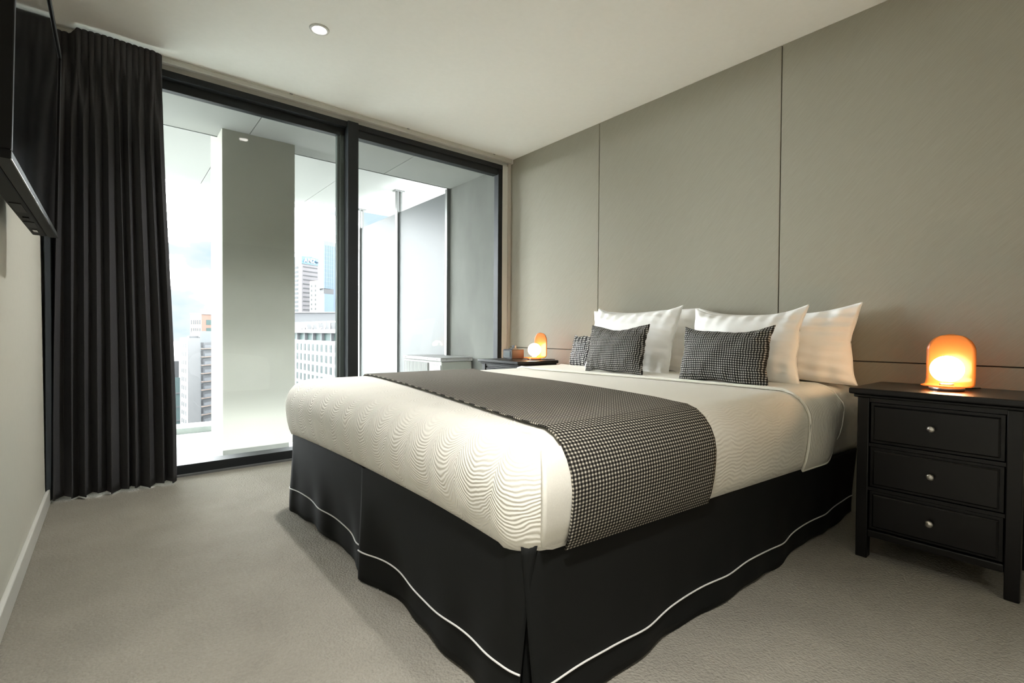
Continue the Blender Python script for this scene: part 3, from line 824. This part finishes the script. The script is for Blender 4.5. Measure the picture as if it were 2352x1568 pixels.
# ------------------------------------------------------------------ balcony
sf = struct(box('balcony_soffit', XL - 1.5, 3.4, 3.45, 4.19, 2.262, 2.48, M_groove), 'pale board soffit over the balcony')
edges = [-1.475, -0.345, 0.785, 1.915, 3.045]
for a, b in zip(edges, edges[1:]):
    box('soffit_panel', a + 0.003, b - 0.003, 3.40, 4.195, 2.250, 2.264, M_soffit, sf)
sf2 = struct(box('balcony_soffit_outer', XL - 3.5, 6.0, 4.19, 6.585, 2.492, 2.70, M_soffit), 'raised pale outer soffit over the balcony')
edges2 = [-2.605] + edges + [4.175]
for a, b in zip(edges2, edges2[1:]):
    box('soffit_panel', a + 0.003, b - 0.003, 4.197, 6.580, 2.480, 2.494, M_soffit, sf2)
box('shadow_line', -2.6, 2.62, 4.192, 4.200, 2.246, 2.484, M_alu, sf)
struct(box('balcony_floor', -3.0, 2.62, 3.40, 6.35, -0.42, -0.30, M_balc), 'pale tiled balcony floor')
struct(box('balcony_kerb', -3.0, 6.0, 6.35, 6.66, -0.50, -0.235, M_balc, None, 0.01), 'low pale kerb along the balcony edge')
struct(box('wall_balcony', 2.62, 2.80, 3.40, 4.19, -0.42, 2.25, M_conc), 'grey concrete wing wall at the balcony end')
struct(box('wall_outside', XL - 3.0, XL, 3.40, 3.46, -0.42, 2.5, M_pillar), 'rendered outer wall beside the window')
pl = thing('pillar', 'square pale rendered pillar standing on the balcony outside the window', 'pillar', (0.855, 4.26, -0.30))
box('shaft', 0.609 - 0.855, 1.098 - 0.855, 4.0 - 4.26, 4.51 - 4.26, 0.26, 2.785, M_pillar, pl, 0.004)
box('plinth', 0.615 - 0.855, 1.063 - 0.855, 4.03 - 4.26, 4.49 - 4.26, 0.0, 0.262, M_conc, pl)

# frosted privacy screen
sc = thing('privacy_screen', 'tall frosted glass privacy screen on silver posts at the balcony end', 'privacy screen', (2.62, 5.3, -0.30))
def sb(n, x0, x1, y0, y1, z0, z1, mt, bev=0.001): return box(n, x0 - 2.62, x1 - 2.62, y0 - 5.3, y1 - 5.3, z0 + 0.30, z1 + 0.30, mt, sc, bev)
for (y0, y1) in ((4.22, 5.31), (5.34, 6.44)):
    sb('frosted_panel', 2.612, 2.624, y0, y1, -0.2, 2.222, M_frost, 0)
for y in (5.325, 6.452):
    po = sb('post', 2.588, 2.611, y - 0.03, y + 0.03, -0.30, 2.478, M_alu)
    sb('clamp_post', 2.626, 2.65, y - 0.03, y + 0.03, -0.30, 2.478, M_alu)
    sb('bracket', 2.56, 2.68, y - 0.04, y + 0.04, 2.466, 2.479, M_alu)
sb('wall_channel', 2.586, 2.63, 4.197, 4.235, -0.30, 2.246, M_alu)

# air conditioner
ac = thing('air_conditioner', 'cream outdoor air conditioning unit against the concrete wall on the balcony', 'air conditioner', (2.41, 4.10, -0.30))
def ab(n, x0, x1, y0, y1, z0, z1, mt, bev=0.003, par=ac): return box(n, x0 - 2.41, x1 - 2.41, y0 - 4.10, y1 - 4.10, z0 + 0.30, z1 + 0.30, mt, par, bev)
ab('casing', 2.258, 2.580, 3.745, 4.450, -0.24, 0.558, M_ac, 0.006)
ab('lid', 2.244, 2.586, 3.736, 4.458, 0.560, 0.592, M_acw, 0.006)
gr = ab('grille', 2.250, 2.258, 3.97, 4.44, -0.10, 0.54, M_acd, 0)
for k in range(30): ab('grille_slat', 2.244, 2.251, 3.975 + k * 0.0155, 3.982 + k * 0.0155, -0.10, 0.54, M_acw, 0, ac)
ab('front_plate', 2.250, 2.2585, 3.752, 3.945, -0.2, 0.525, M_acw, 0.003)
ab('side_recess', 2.36, 2.49, 3.742, 3.7455, 0.40, 0.47, M_ac, 0)
ab('side_handle', 2.385, 2.465, 3.739, 3.743, 0.405, 0.435, M_acd, 0)
for y in (3.80, 3.97, 4.20, 4.40): ab('screw', 2.241, 2.245, y, y + 0.009, 0.572, 0.581, M_acd, 0)
for x in (2.30, 2.53): ab('screw', x, x + 0.009, 3.733, 3.737, 0.572, 0.581, M_acd, 0)
for y in (3.80, 4.36): ab('foot', 2.26, 2.57, y, y + 0.04, -0.30, -0.238, M_acd, 0)

# ------------------------------------------------------------------ city beyond
M_bw = mat('city_white', (0.0701, 0.0706, 0.0717), 0.8); M_bg = mat('city_pale_blue_grey', (0.0606, 0.0654, 0.0685), 0.8)
M_brick = mat('city_salmon_brick', (0.0842, 0.0493, 0.0365), 0.85); M_brickp = mat('city_pale_salmon', (0.1096, 0.0842, 0.0714), 0.85)
M_win = mat('city_window_glass', (0.0143, 0.0180, 0.0197), 0.5, spec=0.15); M_wing = mat('city_green_glass', (0.0271, 0.0421, 0.0402), 0.5, spec=0.15)
M_dk = mat('city_dark_grey', (0.0133, 0.0138, 0.0153), 0.7); M_mid = mat('city_mid_grey', (0.0370, 0.0386, 0.0413), 0.7)
M_bal = mat('city_balcony_panel', (0.0551, 0.0585, 0.0639), 0.6)
M_blue = mat('city_blue_glass', (0.0374, 0.0551, 0.0741), 0.45, spec=0.2); M_blued = mat('city_dark_blue_glass', (0.0272, 0.0382, 0.0544), 0.45, spec=0.2)
M_anzb = mat('city_sign_blue', (0.0221, 0.0578, 0.0909), 0.5); M_lav = mat('city_lavender_stone', (0.0773, 0.0716, 0.0744), 0.8)
M_teal = mat('city_teal_glass', (0.0382, 0.0544, 0.0544), 0.45, spec=0.2)
def on_face(a, b, s0, s1, z0, z1, mt, parent, name, proud=0.15, base=None):
    """box laid on the facade running from plan point a to b, s in metres from a; outward is to the right of a->b reversed so it faces the viewer"""
    a, b = Vector(a), Vector(b); d = (b - a).normalized(); n = Vector((d.y, -d.x))
    if n.y > 0 and abs(n.y) > abs(n.x) or (abs(n.x) >= abs(n.y) and n.x > 0 and False): n = -n
    pts = [a + d * s0 - n * 0.05, a + d * s1 - n * 0.05, a + d * s1 + n * proud, a + d * s0 + n * proud]
    return prism(name, [(p.x - base[0], p.y - base[1]) for p in pts], z0 - base[2], z1 - base[2], mt, parent)
GZ0 = -46.0
struct(box('ground', -900, 1500, 12, 2200, -47.0, -46.0, mat('city_ground', (0.13, 0.135, 0.13), 0.9)), 'city ground far below the balcony')
# apartment slab
A0 = (18.99, 189.05, GZ0)
ap = thing('apartment_tower', 'white apartment tower with stacked grey balconies seen left of the pillar', 'building', A0)
def P2(*pts): return [(p[0] - A0[0], p[1] - A0[1]) for p in pts]
aL, aE, aM, aR = (17.79, 199.21), (18.99, 189.05), (22.81, 192.6), (30.5, 199.7)
prism('gable_wall', P2(aL, aE, aM, (21.6, 202.9)), 0, -1.3 - GZ0, M_bw, ap)
prism('balcony_wing', P2(aM, aR, (29.2, 210), (21.6, 202.9)), 0, 1.0 - GZ0, M_bg, ap)
prism('roof_plant', P2((19.6, 190.6), (22.4, 193.2), (21.5, 196), (19.3, 194.5)), -1.3 - GZ0, -0.7 - GZ0, M_mid, ap)
for k in range(12):
    zc = -3.6 - k * 2.78
    for s in (2.2, 4.6, 7.0): on_face(aL, aE, s, s + 0.9, zc - 0.9, zc + 0.5, M_win, ap, 'window', 0.06, A0)
    on_face(aM, aR, 0.35, 1.25, zc - 0.9, zc + 0.75, M_dk, ap, 'doorway', 0.08, A0)
    on_face(aM, aR, 1.5, 8.5, zc - 0.2, zc + 0.75, M_mid, ap, 'balcony_recess', 0.06, A0)
    on_face(aM, aR, 1.5, 8.5, zc - 1.15, zc - 0.15, M_bal, ap, 'balcony_rail', 0.5, A0)
    on_face(aM, aR, 0.3, 8.6, zc - 1.5, zc - 1.2, M_brickp, ap, 'balcony_slab', 0.6, A0)
# brick block behind
A1 = (31.43, 260.11, -40.0)
bb = thing('brick_building', 'salmon brick building rising behind the white apartment tower', 'building', A1)
bL, bE, bR = (28.0, 269.0), (31.43, 260.11), (41.0, 265.5)
prism('brick_wall', [(p[0] - A1[0], p[1] - A1[1]) for p in (bE, bR, (38, 274), (34.5, 272))], 0, 48.9, M_brick, bb)
prism('side_wall', [(p[0] - A1[0], p[1] - A1[1]) for p in (bL, bE, (34.0, 262), (32, 270))], 0, 48.6, M_brickp, bb)
prism('parapet', [(p[0] - A1[0], p[1] - A1[1]) for p in ((27.8, 269.1), (31.4, 259.8), (41.2, 265.3), (38, 274))], 48.6, 49.3, M_bw, bb)
for r in range(2):
    z0 = 4.1 - r * 3.7
    for k in range(5): on_face(bL, bE, 0.9 + k * 1.7, 1.7 + k * 1.7, z0, z0 + 2.0, M_win, bb, 'window', 0.08, A1)
    for k in range(2): on_face(bE, bR, 2.2 + k * 4.0, 4.7 + k * 4.0, z0 - 0.2, z0 + 2.1, M_wing, bb, 'window', 0.08, A1)
# dark building at the curtain edge
A2 = (15.6, 214.4, -46.0)
dk = thing('dark_building', 'dark flat topped building beside the curtain edge', 'building', A2)
prism('upper_block', [(-3, 0), (3.4, 1.5), (3.0, 10), (-3, 10)], 30.0, 36.0, M_dk, dk)
prism('glass_base', [(-3.4, -0.5), (3.8, 1.2), (3.0, 10), (-3, 10)], 0, 30.0, M_teal, dk)
for k in range(5): prism('floor_band', [(-3.5, -0.7), (3.9, 1.0), (3.0, 10), (-3, 10)], 4 + k * 5.0, 4.5 + k * 5.0, M_mid, dk)

# hotel
A3 = (48.6, 150.0, -46.0)
ho = thing('hotel', 'white hotel with rows of tall windows and a roof sign seen right of the pillar', 'building', A3)
hA, hB = (47.2, 200.0), (49.45, 118.0)       # facade facing left of picture
def P3(*pts): return [(p[0] - A3[0], p[1] - A3[1]) for p in pts]
prism('wall', P3(hA, hB, (75, 118), (75, 200)), 0, -1.6 - A3[2], M_bw, ho)
prism('glass_storey', P3((47.6, 200), (49.85, 118), (75, 118), (75, 200)), -1.6 - A3[2], 0.62 - A3[2], M_wing, ho)
prism('roof_slab', P3((46.2, 200), (48.5, 118), (75, 118), (75, 200)), 0.62 - A3[2], 1.75 - A3[2], M_bw, ho)
prism('plant_screen', P3((51.0, 200), (52.8, 118), (75, 118), (75, 200)), 1.75 - A3[2], 4.45 - A3[2], mat('city_plant_grey', (0.0272, 0.0281, 0.0298), 0.7), ho)
dirh = (Vector(hB) - Vector(hA)).normalized(); nh = Vector((dirh.y, -dirh.x)); nh = nh if nh.x < 0 else -nh
def hface(s0, s1, z0, z1, mt, name, proud, inset=0.0):
    a = Vector(hA)
    pts = [a + dirh * s0 + nh * (inset - 0.05), a + dirh * s1 + nh * (inset - 0.05), a + dirh * s1 + nh * (inset + proud), a + dirh * s0 + nh * (inset + proud)]
    return prism(name, P3(*[(p.x, p.y) for p in pts]), z0 - A3[2], z1 - A3[2], mt, ho)
proto = {}
for r in range(6):
    z1 = -2.85 - r * 3.2
    for k in range(16):
        s0 = 16.0 + k * 3.75
        if r == 0 and k == 0:
            wdw = hface(s0, s0 + 1.45, z1 - 2.1, z1, M_win, 'window', 0.06); proto['w'] = wdw
            pn = hface(s0 + 1.0, s0 + 1.45, z1 - 2.1, z1, M_wing, 'pane', 0.10); pn.parent = wdw; proto['p'] = pn
        else:
            c = proto['w'].copy(); COL.objects.link(c); c.parent = ho; dv = dirh * (k * 3.75); c.location = (dv.x, dv.y, -r * 3.2)
            c2 = proto['p'].copy(); COL.objects.link(c2); c2.parent = c
for k in range(9): hface(14 + k * 7.5, 14.5 + k * 7.5, -1.6, 0.6, M_mid, 'fin', 0.9, -0.4)
def letters(word, size, height_dir, origin, dirv, mt, parent, gap, thick, wide=1.0):
    d = Vector((dirv[0], dirv[1], 0)).normalized(); nrm = Vector((d.y, -d.x, 0)) if True else None
    pos = 0.0
    for ch in word:
        cu = bpy.data.curves.new('letter', 'FONT'); cu.body = ch; cu.size = size; cu.extrude = thick; cu.offset = 0.035 * size * 0.5
        tmp = bpy.data.objects.new('letter', cu); COL.objects.link(tmp)
        bpy.context.view_layer.update()
        me = bpy.data.meshes.new_from_object(tmp.evaluated_get(bpy.context.evaluated_depsgraph_get()))
        wch = max((v.co.x for v in me.vertices), default=0)
        COL.objects.unlink(tmp); bpy.data.objects.remove(tmp)
        me.materials.clear(); me.materials.append(mt)
        me.name = 'letter'
        o = bpy.data.objects.new('letter', me); COL.objects.link(o); o.parent = parent
        rot = Matrix((( d.x, 0, nrm.x), (d.y, 0, nrm.y), (0, 1, 0))).to_4x4()
        p = Vector(origin) + d * pos
        o.matrix_local = Matrix.Translation(p) @ rot @ Matrix.Diagonal((wide, 1, 1, 1))
        pos += wch * wide + gap
M_sign = mat('city_sign_white', (0.3, 0.3, 0.3), 0.6)
letters('SKYCITY', 3.4, None, (hA[0] + dirh.x * 24 - 1.2 + 3.2 - A3[0], hA[1] + dirh.y * 24 - A3[1], 1.78 - A3[2]), (dirh.x, dirh.y), M_sign, ho, 2.4, 0.15, 1.6)

# grey slab roof behind the hotel
A4 = (75.0, 240.0, -40.0)
sl = thing('long_grey_roof', 'long low grey roof stretching behind the hotel sign', 'building', A4)
prism('roof_wing', [(-12, 12), (12, -18), (24, -10), (0, 22)], 30.0, 50.0, M_mid, sl)
prism('roof_edge', [(-13, 12), (12.2, -19), (24, -10), (0, 22)], 50.0, 50.5, M_bw, sl)

# ANZ tower
A5 = (114.51, 398.9, -40.0)
az = thing('office_tower', 'lavender grey office tower topped by a blue bank sign and a dome', 'building', A5)
zL, zE, zR = (107.5, 430.0), (114.51, 398.9), (129.0, 404.9)
def P5(*pts): return [(p[0] - A5[0], p[1] - A5[1]) for p in pts]
prism('stone_wall', P5(zL, zE, zR, (126, 430)), 0, 94.2, M_lav, az)
prism('sign_band', P5((107.3, 430), (114.4, 398.5), (129.3, 404.7), (126, 430)), 94.2, 100.2, M_anzb, az)
for k in range(13):
    z = 52.0 - k * 3.35
    on_face(zE, zR, 1.2, 14.8, z - 0.45, z + 0.45, M_dk, az, 'window_band', 0.15, A5)
    on_face(zL, zE, 16.0, 26.5, z - 1.4, z + 0.4, M_win, az, 'window_band', 0.15, A5)
letters('ANZ', 4.6, None, (1.6 * 0.92 + 0.3, 1.6 * 0.38 - 0.6, 95.7), (0.924, 0.382), M_sign, az, 0.4, 0.15)
lathe('sign_emblem', [(0.001, 0), (1.1, 0.3), (1.4, 1.1), (1.1, 1.9), (0.001, 2.2)], M_blue, az, 16, (13.0, 4.6, 96.0))
dm = lathe('dome', [(4.6 * math.cos(a), 4.6 * math.sin(a) * 0.85) for a in [PI / 2 * k / 8 for k in range(8)]] + [(0.001, 3.95)], M_bg, az, 24, (7.0, 9.0, 100.2))
# blue tower
A6 = (119.0, 361.0, -40.0)
bt = thing('blue_glass_tower', 'tall blue glass tower beside the window mullion', 'building', A6)
tL, tE, tK, tR = (117.8, 368.0), (119.0, 361.0), (127.2, 364.5), (140.0, 371.0)
def P6(*pts): return [(p[0] - A6[0], p[1] - A6[1]) for p in pts]
prism('glass_face', P6(tE, tK, (126, 380), (120.5, 376)), 72.8, 104.2, M_blue, bt)
prism('glass_corner', P6(tL, tE, (119.2, 362), (120.5, 376)), 72.8, 104.0, M_bw, bt)
prism('glass_wing', P6(tK, tR, (138, 384), (126, 380)), 50.0, 104.0, M_blued, bt)
prism('plant_floor', P6((119.1, 361.6), tK, (126, 380), (120.8, 376)), 68.9, 72.8, M_dk, bt)
prism('lower_face', P6((119.4, 361.3), tK, (126, 380), (120.8, 376)), 10, 68.9, M_blue, bt)
prism('crown', P6((118.2, 368), (119.2, 361.4), (127.2, 364.9), (139, 372), (126, 378)), 104.2, 107.5, M_mid, bt)
for k in range(10): on_face(tE, tK, 0.0, 8.9, 75.0 - 40 + k * 3.0, 75.15 - 40 + k * 3.0, M_bw, bt, 'spandrel', 0.1, A6)
for k in range(4): on_face(tE, tK, 1.6 + k * 2.0, 1.75 + k * 2.0, 32.8, 64.0, M_blued, bt, 'glazing_bar', 0.12, A6)
# small pale building
A7 = (104.2, 329.0, -40.0)
sm = thing('slim_pale_building', 'slim pale green building standing between the office tower and the blue tower', 'building', A7)
sA, sB, sC2 = (101.2, 335.0), (104.2, 329.0), (107.6, 335.0)
prism('wall', [(p[0] - A7[0], p[1] - A7[1]) for p in (sA, sB, sC2, (104, 341))], 0, 73.5, mat('city_pale_green', (0.0816, 0.0918, 0.0842), 0.8), sm)
prism('roof_cap', [(-2.9, 5.8), (0, -0.4), (3.6, 6), (0, 12)], 73.5, 74.6, M_brickp, sm)
for k in range(7):
    for s in (1.2, 4.6): on_face(sA, sB, s, s + 1.1, 30.5 - 3.0 * k, 31.9 - 3.0 * k, M_dk, sm, 'window', 0.1, A7)
# white tapering shaft
tube('tapering_shaft', [(114.0, 309.7, -40), (114.2, 309.7, 20), (114.8, 309.5, 60), (115.3, 309.3, 110)], [4.8, 3.9, 3.2, 3.0], M_bw, None, 24)
tag(bpy.data.objects['tapering_shaft'], 'slim white tapering tower shaft peeping out beside the mullion', 'tower')
